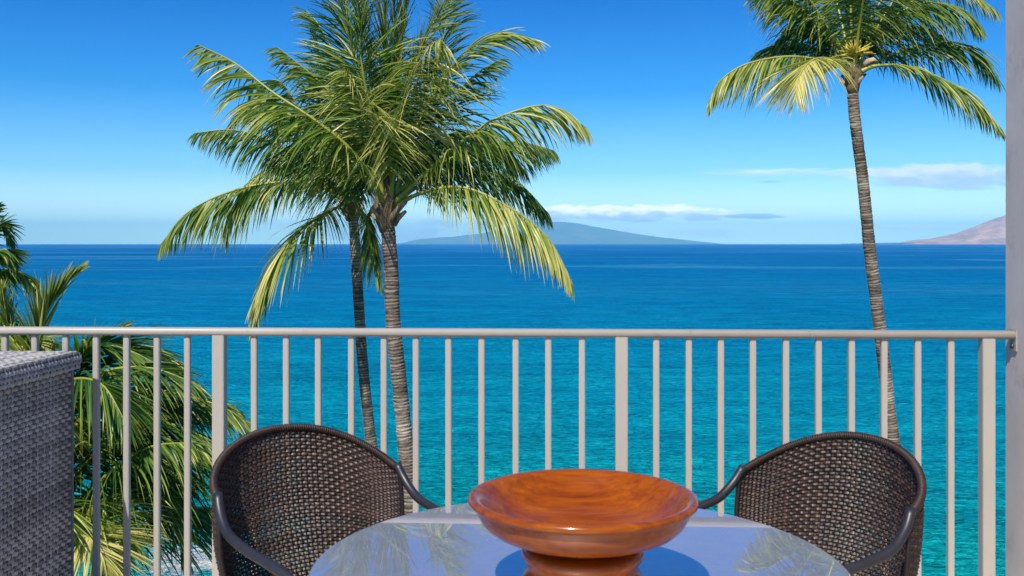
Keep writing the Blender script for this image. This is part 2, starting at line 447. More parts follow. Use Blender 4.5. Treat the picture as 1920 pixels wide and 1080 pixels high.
island('headland', [(1560, 458), (1580, 455.2), (1620, 454.0), (1680, 453.2), (1740, 453.0), (1800, 452.5), (1890, 452), (2300, 451)], 12300, 700, LAND3, 300,
       'thin dark headland lying on the horizon at far right')

# the sea air: far things fade to blue in it
def build_haze():
    g = MB(); g.box((-34000, -3000, -115), (34000, 33500, 660))
    o = g.obj('haze', None, smooth=False)
    m = bpy.data.materials.new('sea_air'); m.use_nodes = True; t = NT(m.node_tree); m.node_tree.nodes.clear()
    out = t.new('ShaderNodeOutputMaterial'); v = t.new('ShaderNodeVolumePrincipled')
    v.inputs['Color'].default_value = HAZE_COL; v.inputs['Density'].default_value = HAZE_D; v.inputs['Anisotropy'].default_value = -.28
    t.l.new(v.outputs[0], out.inputs['Volume']); o.data.materials.append(m); prop(o, kind='stuff')
HAZE_D = 5.6e-5; HAZE_COL = (.24, .66, 1.0, 1)
build_haze()

# ------------------------------------------------------------------ palms
UP = np.array((0, 0, 1.0))
def frond(palm, base, ctrl, leaf=.95, droop=1.0, tint=.35, n=78, start=.19, dens=1.0, width=.033, open_=1.0):
    """one pinnate frond: rachis (the part) with its leaflets (sub-part)"""
    pts = spline([base] + list(ctrl), 30); T, N, B = frames(pts)
    L = np.linalg.norm(np.diff(pts, axis=0), axis=1).sum()
    s = np.linspace(0, 1, 30)
    rad = .032 * (1 - s) ** .8 + .005 + .045 * np.exp(-s * 22)
    V, F = tube_geo(pts, rad, 7)
    me = mesh('frond', V, F, True, {'tint': np.repeat(.35 + .5 * tint + .15 * rng.rand() + 0 * s, 7)})
    fo = link('frond', me, STALK, palm)
    m = int(n * dens); ts = np.linspace(start, .995, m)
    allV = []; allF = []; allA = []; off = 0
    for side in (-1, 1):
        t = np.clip(ts + rng.uniform(-.004, .004, m), 0, 1); q = t * 29; i0 = np.clip(q.astype(int), 0, 28); fr = (q - i0)[:, None]
        p = pts[i0] * (1 - fr) + pts[i0 + 1] * fr; tg = T[i0] * (1 - fr) + T[i0 + 1] * fr
        tg /= np.linalg.norm(tg, axis=1)[:, None]
        S = np.cross(tg, UP); nn = np.linalg.norm(S, axis=1)[:, None]
        S = np.where(nn > .25, S / (nn + 1e-9), B[i0] * np.sign(np.sum(B[i0] * S, axis=1) + 1e-6)[:, None]); S /= np.linalg.norm(S, axis=1)[:, None] + 1e-9
        U = np.cross(S, tg)
        tt = (t - start) / (1 - start)
        ang = np.radians(28 + 38 * tt + rng.normal(0, 5, m))           # sweep towards the tip
        lift = .30 * (1 - tt) + rng.normal(0, .10, m)
        d = side * S * (np.cos(ang) * open_)[:, None] + tg * np.sin(ang)[:, None] + U * lift[:, None]
        d /= np.linalg.norm(d, axis=1)[:, None]
        d = d - UP[None, :] * (droop * rng.uniform(.35, 1.0, m))[:, None]; d /= np.linalg.norm(d, axis=1)[:, None]
        ln = 1.30 * leaf * (np.clip(.40 + 1.9 * tt, 0, 1) * np.clip(1.25 - 1.0 * tt ** 1.6, .25, 1)) * rng.uniform(.86, 1.08, m)
        keep = rng.rand(m) > .035
        dr = droop * rng.uniform(.7, 1.3, m)
        K_ = 6; pos = p.copy(); rows = []; dirs = []
        for k in range(K_):
            rows.append(pos.copy()); dirs.append(d.copy())
            pos = pos + d * (ln / (K_ - 1))[:, None]
            d = d - UP[None, :] * (dr * .11 * (k + 1) ** .5)[:, None] * (1 - .0 * tt)[:, None]
            d /= np.linalg.norm(d, axis=1)[:, None]
        wprof = [.55, 1.0, .95, .75, .45, .04]
        tw = rng.normal(0, .35, m)
        blk = []
        for k in range(K_):
            dd = dirs[k]; w = tg - dd * np.sum(tg * dd, axis=1)[:, None]; w /= np.linalg.norm(w, axis=1)[:, None] + 1e-6
            nrm = np.cross(dd, w); a = tw + k * .12 * side
            w2 = w * np.cos(a)[:, None] + nrm * np.sin(a)[:, None]; nr2 = -w * np.sin(a)[:, None] + nrm * np.cos(a)[:, None]
            h = width * .5 * wprof[k] * (.75 + .25 * np.clip(ln / leaf, 0, 1))
            h = h[:, None]
            blk += [rows[k] - w2 * h, rows[k] + nr2 * h * .45, rows[k] + w2 * h]
        blk = np.stack(blk, 1)                                            # m, 18, 3
        tbase = tint + rng.normal(0, .16, m) + .5 * (rng.rand(m) < .04) + .10 * tt
        ta = np.repeat(tbase[:, None], 18, 1) + np.repeat(np.array([0, 0, 0, .05, .14, .30]), 3)[None, :]
        blk = blk[keep]; ta = ta[keep]; mm = len(blk)
        for q_ in range(mm):
            o_ = off + q_ * 18
            for k in range(K_ - 1):
                a = o_ + k * 3
                allF += [(a, a + 1, a + 4, a + 3), (a + 1, a + 2, a + 5, a + 4)]
        allV.append(blk.reshape(-1, 3)); allA.append(ta.reshape(-1)); off += mm * 18
    me = mesh('leaflets', np.concatenate(allV), allF, False, {'tint': np.clip(np.concatenate(allA), 0, 1)})
    lf = link('leaflets', me, LEAF, fo); lf['kind'] = 'stuff'
    return fo

def arch(base, az, el, L, sag):
    """a free frond: leaves the crown at (az, el) and bends down under its weight"""
    d = np.array((math.sin(az) * math.cos(el), math.cos(az) * math.cos(el), math.sin(el))); p = np.array(base, float); out = []
    for k in range(5):
        p = p + d * L / 5; out.append(p.copy()); d = d - UP * sag * (.10 + .09 * k); d /= np.linalg.norm(d)
    return out

def trunk(palm, pts, r0, r1, ringstep=.055):
    """pts from crown down to the root"""
    P_ = spline(pts, 400); L = np.linalg.norm(np.diff(P_, axis=0), axis=1).sum()
    n = int(L / ringstep) * 3; P_ = spline(pts, n); T, N, B = frames(P_); seg = 18
    th = np.linspace(0, 2 * np.pi, seg, endpoint=False); V = []; A = []
    nr = n // 3 + 2; rr = rng.rand(nr); tilt = rng.normal(0, .10, nr); tph = rng.rand(nr) * 6.28; bulge = rng.uniform(.6, 1.3, nr)
    for i in range(n):
        k = i // 3; f = i % 3; s = i / (n - 1)
        r = r0 + (r1 - r0) * s + (.10 * math.exp(-(1 - s) * 18))
        rid = (.050, .012, -.030)[f] * bulge[k]
        for j, a in enumerate(th):
            jag = .06 * mnoise.noise(Vector((math.cos(a) * 2.6, math.sin(a) * 2.6, i * .8))) + .05 * mnoise.noise(Vector((math.cos(a), math.sin(a), i * .07)))
            x = P_[i] + (N[i] * math.cos(a) + B[i] * math.sin(a)) * r * (1 + rid * (.7 + .6 * math.sin(a * 2 + tph[k])) + jag)
            x = x + T[i] * (.012 + tilt[k] * .06) * math.sin(a + tph[k]) 
            V.append(x); A.append((1.0, .7, .15)[f] * (.45 + .55 * rr[k]) + 2.2 * jag)
    F = []
    for i in range(n - 1):
        for k in range(seg):
            k2 = (k + 1) % seg; F.append((i * seg + k, i * seg + k2, (i + 1) * seg + k2, (i + 1) * seg + k))
    link('trunk', mesh('trunk', V, F, False, {'ring': A}), BARK, palm)

def crown_base(palm, c, s=1.0):
    """woven fibre and old leaf bases round the crown"""
    prof = [(.02, -.52), (.125, -.50), (.15, -.36), (.19, -.16), (.22, .02), (.19, .22), (.12, .42), (.02, .60)]
    g = MB(); g.lathe([(r * s, z * s) for r, z in prof], 28)
    V = g.V[0]
    for i, v in enumerate(V):
        q = 1 + .28 * mnoise.noise(Vector((v[0] * 9, v[1] * 9, v[2] * 5))); v[0] *= q; v[1] *= q
    V += np.array(c); g.V[0] = V
    g.obj('fibre_sheath', FIBRE, palm)
    for k in range(9):
        a = k * 2.4 + random.random(); L = random.uniform(.18, .34) * s
        b0 = np.array(c) + np.array((math.cos(a) * .13, math.sin(a) * .13, -.36 + .03 * k)) * s
        d = np.array((math.cos(a) * .55, math.sin(a) * .55, .8))
        g = MB(); g.tube([b0, b0 + d * L * .5, b0 + d * L + np.array((math.cos(a), math.sin(a), .1)) * .06], [.05 * s, .042 * s, .02 * s], 7, flat=.7)
        g.obj('leaf_stub', DRY, palm)

def palm(label, D, trunk_px, r0, r1, crown_px, fronds, free, foot=None, nf=84):
    c = P(*crown_px, D)
    last = P(*trunk_px[-1], D); prev = P(*trunk_px[-2], D)
    foot_xy = foot if foot is not None else (last + (last - prev) * ((last[2] - 1.4) / max(.1, (prev - last)[2])))
    foot_p = np.array((foot_xy[0], foot_xy[1], 1.3))
    root = empty('palm_tree', tuple(foot_p)); prop(root, label, 'palm tree', 'coconut palms between the building and the sea')
    inv = -foot_p
    tp = [P(x, y, D) + inv for x, y in trunk_px] + [np.zeros(3)]
    trunk(root, tp, r0, r1)
    cl = c + inv
    crown_base(root, cl, r0 / .13)
    for fr in fronds:
        pts = [P(x, y, D + dd) + inv for x, y, dd in fr['p']]
        kw = {k: v for k, v in fr.items() if k != 'p'}
        a0 = pts[0] - cl; a0[2] = 0; nrm = np.linalg.norm(a0) + 1e-6
        b0 = cl + a0 / nrm * .10 + np.array((0, 0, kw.pop('bz', 0.0)))
        kw.setdefault('n', nf)
        frond(root, b0, pts, **kw)
    for (az, el, L, sag, kw) in free:
        b0 = cl + np.array((math.sin(R(az)) * .08, math.cos(R(az)) * .08, .15))
        kk = dict(kw); kk.setdefault('n', nf)
        frond(root, b0, arch(b0, R(az), R(el), L, sag), **kk)
    return root, cl

def f(*pts, **kw): kw['p'] = pts; return kw
D1 = 17.0
main_fronds = [
    f((790, 362, .0), (870, 352, -.4), (960, 392, -.6), (1030, 450, -.7), (1072, 528, -.7), leaf=1.05, droop=1.5, tint=.62, bz=-.05, width=.040),
    f((800, 340, .6), (870, 316, 1.0), (960, 334, 1.3), (1030, 402, 1.4), leaf=1.0, droop=1.3, tint=.10),
    f((800, 322, -.1), (870, 262, -.3), (940, 218, -.4), (1030, 198, -.4), (1100, 240, -.3), leaf=1.1, droop=1.1, tint=.45),
    f((765, 280, .1), (810, 180, .2), (870, 100, .2), (940, 62, .2), (1004, 74, .2), leaf=1.05, droop=.6, tint=.42),
    f((745, 290, -.3), (775, 180, -.7), (800, 95, -1.2), (828, 72, -1.7), leaf=1.15, droop=1.4, tint=.60),
    f((730, 270, .0), (722, 120, .0), (728, -90, .1), leaf=1.0, droop=.25, tint=.45, open_=.7, n=110),
    f((738, 270, .1), (752, 110, .2), (775, -90, .2), leaf=1.0, droop=.3, tint=.30, open_=.8, n=110),
    f((705, 260, -.4), (680, 130, -.8), (672, 20, -1.0), (650, -50, -1.1), leaf=1.1, droop=.55, tint=.30, n=100),
    f((735, 260, .6), (740, 100, .9), (735, -80, 1.0), leaf=1.1, droop=.4, tint=.12, n=100),
    f((715, 250, .8), (660, 80, 1.2), (640, -60, 1.3), leaf=1.1, droop=.5, tint=.10, n=100),
    f((760, 250, .9), (820, 110, 1.3), (850, -10, 1.4), leaf=1.1, droop=.6, tint=.10, n=100),
    f((712, 270, -.1), (668, 120, -.3), (630, -50, -.4), leaf=1.0, droop=.5, tint=.42),
    f((716, 270, .4), (690, 120, .6), (680, -60, .8), leaf=.95, droop=.4, tint=.2),
    f((748, 250, .2), (790, 90, .3), (868, -50, .2), leaf=1.0, droop=.5, tint=.50),
    f((700, 340, -.5), (655, 278, -.9), (590, 225, -1.0), (510, 172, -.9), (440, 118, -.7), (372, 84, -.5), leaf=1.0, droop=1.15, tint=.38, width=.046),
    f((700, 300, -.1), (640, 200, .1), (590, 145, .1), (520, 88, .1), leaf=.9, droop=.9, tint=.25),
    f((700, 270, .5), (640, 130, 1.0), (600, 50, 1.1), (575, 20, 1.2), leaf=.95, droop=.8, tint=.15),
    f((790, 300, .6), (850, 190, 1.2), (890, 140, 1.4), (940, 110, 1.5), leaf=.95, droop=.9, tint=.12),
    f((700, 388, .3), (690, 420, .6), (700, 480, .7), (716, 535, .7), leaf=.6, droop=1.6, tint=.35, n=60),
    f((690, 345, .3), (630, 290, .9), (560, 270, 1.2), (500, 300, 1.3), leaf=1.0, droop=1.2, tint=.15),
    f((770, 320, .9), (850, 260, 1.6), (920, 265, 1.9), (985, 320, 2.0), leaf=1.0, droop=1.2, tint=.05),
]
main_free = [(20, 70, 3.4, .5, dict(tint=.1, leaf=1.0)), (200, 66, 2.4, .8, dict(tint=.5, leaf=1.0, droop=1.0)), (-40, 60, 3.4, .6, dict(tint=.12)),
             (-75, 48, 3.2, .9, dict(tint=.2, droop=1.1)), (75, 35, 3.2, .9, dict(tint=.1, droop=1.2)),
             (0, 40, 3.4, .8, dict(tint=.08)), (-20, 20, 3.0, .7, dict(tint=.1))]
palm('front coconut palm of the central pair, pale ringed trunk and biggest crown', D1,
     [(724, 400), (728, 440), (733, 500), (737, 600), (747, 700), (757, 800), (765, 900), (767, 980)], .122, .150, (724, 385), main_fronds, main_free, foot=(-1.72, 17.0))
rt, cl = None, None

D2 = 20.5
back_fronds = [
    f((600, 348, .0), (520, 342, -.2), (430, 360, -.3), (350, 400, -.3), (302, 458, -.3), leaf=1.15, droop=1.6, tint=.30, width=.040),
    f((600, 335, .5), (540, 314, .8), (480, 330, 1.0), (430, 400, 1.1), (425, 450, 1.2), leaf=1.0, droop=1.5, tint=.55),
    f((625, 392, -1.2), (570, 425, -1.8), (520, 480, -2.0), (490, 545, -2.0), (474, 608, -2.0), leaf=1.15, droop=1.0, tint=.55, width=.044, n=96),
    f((600, 280, .6), (540, 215, 1.4), (470, 190, 1.8), (425, 240, 2.0), leaf=.9, droop=1.0, tint=.0),
    f((630, 250, .3), (605, 140, .5), (590, 60, .6), leaf=.95, droop=.6, tint=.2),
    f((610, 290, .1), (560, 200, .2), (520, 150, .2), (480, 170, .3), leaf=1.0, droop=1.0, tint=.2),
    f((675, 390, .4), (695, 430, .8), (705, 500, 1.0), leaf=.6, droop=1.5, tint=.35, n=60),
    f((640, 330, -.9), (625, 300, -1.5), (610, 330, -1.9), leaf=1.1, droop=1.5, tint=.45, n=70),
    f((655, 300, -.7), (660, 260, -1.2), (665, 290, -1.7), leaf=1.1, droop=1.6, tint=.35, n=70),
]
back_free = [(10, 65, 3.0, .6, dict(tint=.1)), (-100, 40, 3.4, .9, dict(tint=.2, droop=1.3)),
             (100, 40, 3.3, .9, dict(tint=.1, droop=1.3)), (-30, 35, 3.2, .9, dict(tint=.08))]
palm('rear coconut palm of the central pair, thinner darker trunk leaning left behind', D2,
     [(660, 392), (664, 430), (667, 480), (672, 560), (680, 680), (690, 780), (699, 850), (712, 940)], .105, .128, (658, 378), back_fronds, back_free, foot=(-2.35, 20.5))

D3 = 20.0
right_fronds = [
    f((1560, 118, .1), (1480, 106, -.1), (1400, 120, -.2), (1350, 152, -.2), (1328, 194, -.2), leaf=.95, droop=1.4, tint=.55),
    f((1560, 112, -.7), (1525, 112, -1.3), (1500, 140, -1.7), (1492, 186, -1.9), leaf=1.15, droop=.8, tint=.85, width=.040),
    f((1575, 85, .2), (1535, 35, .3), (1480, 0, .3), (1415, -20, .3), leaf=1.0, droop=1.2, tint=.32),
    f((1596, 40, .1), (1592, -60, .2), (1588, -160, .3), leaf=.9, droop=.3, tint=.35, open_=.6),
    f((1580, 50, .5), (1555, -40, .9), (1530, -90, 1.0), (1470, -110, 1.1), leaf=1.0, droop=.8, tint=.1),
    f((1625, 95, .1), (1665, 40, .1), (1730, 5, .0), (1800, 15, .0), (1840, 50, .0), leaf=1.05, droop=1.2, tint=.22),
    f((1640, 118, .2), (1700, 92, .3), (1770, 78, .4), (1830, 95, .4), (1872, 150, .5), leaf=1.0, droop=1.1, tint=.10),
    f((1640, 124, -.1), (1700, 124, -.2), (1760, 145, -.3), (1820, 180, -.3), (1878, 242, -.3), leaf=.85, droop=1.0, tint=.40),
    f((1620, 60, .4), (1680, -30, .6), (1760, -50, .6), (1870, 20, .6), leaf=1.0, droop=1.0, tint=.50),
    f((1610, 60, .2), (1625, -60, .3), (1650, -150, .3), leaf=1.0, droop=.5, tint=.2),
    f((1565, 100, .6), (1520, 55, .9), (1475, 60, 1.2), (1440, 100, 1.3), leaf=.8, droop=1.1, tint=.05),
    f((1630, 90, .8), (1690, 50, 1.4), (1750, 60, 1.7), (1810, 110, 1.8), leaf=.95, droop=1.1, tint=.05),
]
right_free = [(0, 60, 3.4, .5, dict(tint=.05)), (-50, 55, 3.3, .7, dict(tint=.1)), (50, 50, 3.3, .7, dict(tint=.05)), (-85, 62, 3.2, .6, dict(tint=.2)),
              (90, 62, 3.2, .6, dict(tint=.15)), (180, 68, 2.8, .7, dict(tint=.35)), (20, 35, 3.2, .7, dict(tint=.05)), (-25, 30, 3.1, .7, dict(tint=.05))]
rp, rc = palm('lone tall coconut palm with yellow flower spikes, slanting trunk', D3,
     [(1598, 152), (1600, 190), (1605, 240), (1618, 340), (1630, 460), (1645, 580), (1655, 660), (1668, 780), (1680, 860), (1691, 960), (1704, 1080)], .108, .150, (1599, 138), right_fronds, right_free, foot=(9.0, 20.0))
for k in range(46):
    a = random.uniform(0, 6.28); el = random.uniform(.1, 1.3); L = random.uniform(.22, .42)
    b0 = rc + np.array((-.02, -.16, .34)); d = np.array((math.cos(a) * math.cos(el), math.sin(a) * math.cos(el) * .7 - .25, math.sin(el)))
    g = MB(); g.tube([b0, b0 + d * L * .5, b0 + d * L + np.array((0, 0, -.04))], [.014, .017, .006], 5); g.obj('flower_spike', FLOWER, rp)
g = MB(); g.tube([rc + np.array((.12, -.2, .10)), rc + np.array((.20, -.3, .20)), rc + np.array((.30, -.34, .23)), rc + np.array((.38, -.34, .19))], [.02, .035, .03, .006], 8, flat=.6); g.obj('flower_sheath', simple('pale_sheath', (.42, .28, .16), .6), rp)

# the lower palms at the left, seen from above between the bars
DA = 15.5
palm('coconut palm at far left edge with dark fronds reaching in level with the horizon', DA,
     [(-95, 560), (-98, 700), (-100, 900)], .13, .16, (-95, 540),
     [f((-50, 470, 0), (-30, 420, 0), (-8, 385, .0), leaf=.45, droop=.5, tint=.15),
      f((-50, 490, -.2), (0, 470, -.3), (14, 470, -.3), (28, 500, -.3), leaf=.5, droop=.7, tint=.12),
      f((-50, 500, .3), (-5, 425, .5), (8, 425, .5), (24, 455, .5), leaf=.5, droop=.6, tint=.15),
      f((-60, 530, .1), (-5, 508, .1), (40, 512, .1), (76, 548, .1), leaf=.50, droop=.9, tint=.35),
      f((-70, 570, .1), (-30, 575, .1), (10, 600, .1), (40, 650, .1), leaf=.8, droop=1.0, tint=.3)],
     [(-60, 50, 3, .8, dict(tint=.2)), (-140, 40, 3, .8, dict(tint=.2)), (-90, 65, 3, .7, dict(tint=.1)), (-20, 10, 2, .8, dict(tint=.1))])
DB = 13.0
palm('lower left coconut palm with upright new fronds and long fronds arching behind the bars', DB,
     [(60, 830), (62, 900), (64, 1000)], .13, .17, (58, 815),
     [f((66, 700, 0), (80, 610, 0), (108, 550, 0), (148, 505, .1), leaf=.55, droop=.1, tint=.42, open_=.30, start=.30),
      f((58, 700, 0), (10, 600, .0), (3, 540, .0), leaf=.4, droop=.3, tint=.42, start=.6, open_=.4, n=50),
      f((100, 730, .2), (140, 680, .3), (180, 645, .3), (225, 615, .3), leaf=.62, droop=.1, tint=.18, start=.25),
      f((115, 715, .1), (180, 650, .1), (235, 655, .1), (290, 680, .1), leaf=.85, droop=.5, tint=.15),
      f((120, 730, .4), (200, 660, .8), (290, 655, 1.0), (345, 700, 1.1), leaf=.9, droop=.5, tint=.05),
      f((120, 760, -.2), (190, 700, -.4), (280, 690, -.5), (370, 720, -.5), leaf=.9, droop=.6, tint=.18),
      f((120, 780, .0), (210, 735, .1), (320, 735, .1), (420, 765, .1), (472, 800, .1), leaf=.85, droop=.55, tint=.15),
      f((120, 800, -.3), (200, 790, -.5), (300, 790, -.5), (400, 830, -.4), (430, 870, -.4), leaf=.85, droop=.55, tint=.14),
      f((130, 790, .5), (230, 745, .8), (350, 745, .9), (440, 760, .9), leaf=.9, droop=.9, tint=.10),
      f((110, 770, -.8), (130, 715, -1.2), (190, 720, -1.5), (235, 790, -1.7), leaf=1.1, droop=.9, tint=.1),
      f((130, 840, .2), (210, 820, .3), (300, 850, .3), (350, 930, .3), leaf=.95, droop=.55, tint=.05),
      f((60, 740, .2), (40, 660, .4), (60, 640, .5), (95, 652, .5), leaf=.6, droop=.5, tint=.42)],
     [(-110, 45, 3, .8, dict(tint=.2)), (-120, 30, 3, .8, dict(tint=.2)), (95, 5, 2.6, .6, dict(tint=.0)), (160, 30, 2.4, .9, dict(tint=.35))], nf=100)
DCC = 12.0
palm('lowest coconut palm at bottom left with sunlit yellow green fronds behind the wicker box', DCC,
     [(70, 1095), (70, 1200), (70, 1300)], .13, .17, (66, 1075),
     [f((110, 990, -.2), (170, 950, -.4), (215, 985, -.5), (232, 1060, -.6), leaf=.85, droop=.5, tint=.55),
      f((110, 1000, .2), (190, 900, .4), (270, 900, .5), (330, 980, .6), (350, 1060, .6), leaf=.85, droop=.6, tint=.08),
      f((100, 980, .1), (150, 880, .2), (220, 840, .3), (300, 860, .3), (360, 900, .3), leaf=.85, droop=.6, tint=.10),
      f((100, 1020, -.6), (150, 1000, -1.0), (190, 1040, -1.3), (205, 1110, -1.4), leaf=.85, droop=.5, tint=.75),
      f((95, 980, .0), (120, 880, .0), (150, 830, .0), (200, 820, .0), leaf=.9, droop=.5, tint=.15)],
     [(30, 60, 3, .8, dict(tint=.05)), (70, 40, 3, .8, dict(tint=.05)), (100, 55, 2.6, 1.0, dict(tint=.15)), (-60, 50, 3, .8, dict(tint=.1)), (150, 50, 2.2, 1, dict(tint=.4)), (45, 15, 2.8, .7, dict(tint=.1))])

# ------------------------------------------------------------------ the balcony
cR, sR = math.cos(ROT), math.sin(ROT)
def bal(a, b, z=0.0):
    """balcony coordinates (along the rail, out towards the sea, above its floor) to the world"""
    return (a * cR - b * sR, a * sR + b * cR, FZ + z)
def bal_of_px(px, b):
    k = (px - HX) / FPX; Y = b / (cR - k * sR); X = k * Y
    return X * cR + Y * sR
RB = 3.858
WA = 1.748
bld = empty('hotel_building', bal(0, 0), ROT)
prop(bld, 'pale grey painted balcony wall at the right end of the railing', 'building')
def slabbox(name, lo, hi, mat, parent, bv=0.0):
    g = MB(); g.box(lo, hi); o = g.obj(name, mat, parent, smooth=False)
    if bv: bevel(o, bv)
    return o
slabbox('side_wall', (WA, -1.3, -.2), (WA + .22, RB + .082, 2.56), WALLP, bld, .008)
slabbox('floor_slab', (-6.0, -1.3, -.22), (WA - .002, RB + .20, 0.0), SLAB, bld)
rail = empty('balcony_railing', bal(0, RB), ROT)
prop(rail, 'white metal balcony railing with a round edged top rail and thin upright bars', 'railing')
RZ = 1.070
# top rail: rounded profile swept along a
prof = []
for k in range(24):
    t = 2 * math.pi * k / 24; c_, s_ = math.cos(t), math.sin(t)
    prof.append((math.copysign(abs(c_) ** .65, c_) * .026, math.copysign(abs(s_) ** .75, s_) * .0165))
V = []; F = []
xs = [-6.0, WA - .006]
for x in xs:
    for (y, z) in prof: V.append((x, y, RZ + z))
for k in range(24): F.append((k, (k + 1) % 24, 24 + (k + 1) % 24, 24 + k))
F.append(tuple(range(23, -1, -1))); F.append(tuple(range(24, 48)))
link('top_rail', mesh('top_rail', V, F), PAINT, rail)
g = MB(); g.box((-6.0, -.016, .045), (WA - .012, .016, .075)); bevel(g.obj('bottom_rail', PAINT, rail, smooth=False), .003)
BARS = [-48, 10, 66, 124, 181, 238, 295, 352, 477, 537, 597, 659, 720, 780, 841, 903, 967, 1028, 1091, 1230, 1291, 1351, 1411, 1473, 1534, 1596, 1657, 1720, 1782]
POSTS = [412, 1165, 1850]
def upright(name, half, halfd, z0, z1):
    g = MB(); g.box((-half, -halfd, z0), (half, halfd, z1)); me = g.obj(name, PAINT, rail, smooth=False); bevel(me, .0025); return me
first = upright('bar', .0115, .0115, .0755, RZ - .012); first.location = (bal_of_px(BARS[0], RB), 0, 0)
for i, px in enumerate(BARS[1:]):
    o = first.copy(); C.objects.link(o); o.parent = rail; o.location = (bal_of_px(px, RB), 0, 0)
for k in range(1, 26):
    o = first.copy(); C.objects.link(o); o.parent = rail; o.location = (bal_of_px(-48, RB) - .124 * k, 0, 0)
first = upright('post', .0235, .0235, .002, RZ - .010); first.location = (bal_of_px(POSTS[0], RB), .022, 0)
first.location = (bal_of_px(POSTS[0], RB), 0, 0)
for px in POSTS[1:]:
    o = first.copy(); C.objects.link(o); o.parent = rail; o.location = (bal_of_px(px, RB), 0, 0)
g = MB(); g.box((WA - .006, -.028, RZ - .062), (WA - .001, .028, RZ + .022)); br = bevel(g.obj('wall_bracket', PAINT, rail, smooth=False), .002)
g = MB(); g.tube([(WA - .014, 0, RZ - .042), (WA - .006, 0, RZ - .042)], .009, 10); g.obj('bolt', STEEL, br)

# ------------------------------------------------------------------ weaving
def weave(g, surf, us, vs, au, bv_, amp, hw, vw, th=.0022, seed=0, sub=3, vert=True):
    """surf(u, v) -> (point, normal). horizontal strands at vs weave over stakes at us."""
    rs = np.random.RandomState(seed)
    nu = len(us)
    def strip(pts, nor, w, t, a):
        pts = np.array(pts); nor = np.array(nor); T = np.gradient(pts, axis=0); T /= np.linalg.norm(T, axis=1)[:, None] + 1e-9
        Bn = np.cross(T, nor); Bn /= np.linalg.norm(Bn, axis=1)[:, None] + 1e-9
        n = len(pts); V = np.stack([pts - Bn * w, pts + nor * t, pts + Bn * w, pts - nor * t], 1).reshape(-1, 3)
        F = []
        for i in range(n - 1):
            for k in range(4):
                k2 = (k + 1) % 4; F.append((i * 4 + k, i * 4 + k2, i * 4 + 4 + k2, i * 4 + 4 + k))
        g.add(V, F, a)
    for j, v in enumerate(vs):
        pts = []; nor = []
        M = (nu - 1) * sub + 1
        for i in range(M):
            q = i / sub; i0 = min(int(q), nu - 2); u = us[i0] + (us[i0 + 1] - us[i0]) * (q - i0)
            p, n_ = surf(u, v); pts.append(np.array(p) + np.array(n_) * amp * math.cos(math.pi * (q + j))); nor.append(n_)
        strip(pts, nor, hw * rs.uniform(.9, 1.08), th, rs.rand())
    if vert:
        M = len(vs)
        for i, u in enumerate(us):
            pts = []; nor = []
            for j in range(M):
                p, n_ = surf(u, vs[j]); pts.append(np.array(p) - np.array(n_) * amp * .55 * math.cos(math.pi * (i + j))); nor.append(n_)
            strip(pts, nor, vw, th, rs.rand())

# ------------------------------------------------------------------ wicker storage box
bx1 = bal_of_px(143, 3.80); bxa = -1.860
def local_of(px, depthY):
    X = (px - HX) / FPX * depthY; return (X * cR + depthY * sR, -X * sR + depthY * cR)
la, lb = local_of(151, 3.84)
box = empty('wicker_storage_box', bal(la - .6, lb - .45), ROT)
prop(box, 'grey wicker storage box with a thick lid standing by the railing at left', 'storage box')
wx, wy = .60, .45     # half sizes of the lid
bxh = .938; lt = .998
g = MB(); g.box((-wx + .03, -wy + .03, .03), (wx - .034, wy - .03, bxh - .004)); g.obj('body', simple('box_liner', (.035, .035, .042), .7), box, smooth=False)
g = MB()
us = np.arange(-wy + .02, wy - .02, .0235); vs = np.arange(.04, bxh, .0168)
weave(g, lambda u, v: ((wx - .027, u, v), (1, 0, 0)), us, vs, 0, 0, .0052, .0068, .0055, seed=1)
us2 = np.arange(-wx + .02, wx - .03, .0235)
weave(g, lambda u, v: ((u, -wy + .022, v), (0, -1, 0)), us2, vs, 0, 0, .0052, .0068, .0055, seed=2)
o = g.obj('side_weave', WICKG, box, smooth=False, attr='strand'); o['kind'] = 'stuff'
for sx_, sy_ in ((1, 1), (1, -1), (-1, 1), (-1, -1)):
    g = MB(); g.box((sx_ * (wx - .030) - .012, sy_ * (wy - .025) - .012, 0), (sx_ * (wx - .030) + .012, sy_ * (wy - .025) + .012, bxh)); bevel(g.obj('corner_post', WICKG, box, smooth=False), .004)
g = MB(); g.box((-wx + .004, -wy + .004, bxh), (wx - .004, wy - .004, lt - .004)); lid = g.obj('lid', simple('lid_core', (.05, .05, .06), .6), box, smooth=False)
g = MB()
def lid_side(u, v):
    t = (v - bxh) / (lt - bxh); bul = .006 * math.sin(math.pi * t)
    return (wx - .003 + bul, u, v), (1, 0, .2)
weave(g, lid_side, np.arange(-wy, wy, .0235), np.linspace(bxh + .004, lt - .002, 4), 0, 0, .0030, .0075, .0055, seed=3)
weave(g, lambda u, v: ((u, -wy + .003, v), (0, -1, 0)), np.arange(-wx, wx, .0185), np.linspace(bxh + .004, lt - .002, 4), 0, 0, .0030, .0075, .0055, seed=4)
weave(g, lambda u, v: ((v, u, lt), (0, 0, 1)), np.arange(-wy, wy, .0235), np.arange(-wx, wx, .0185), 0, 0, .0028, .0075, .0055, seed=5)
o = g.obj('lid_weave', WICKG, lid, smooth=False, attr='strand'); o['kind'] = 'stuff'

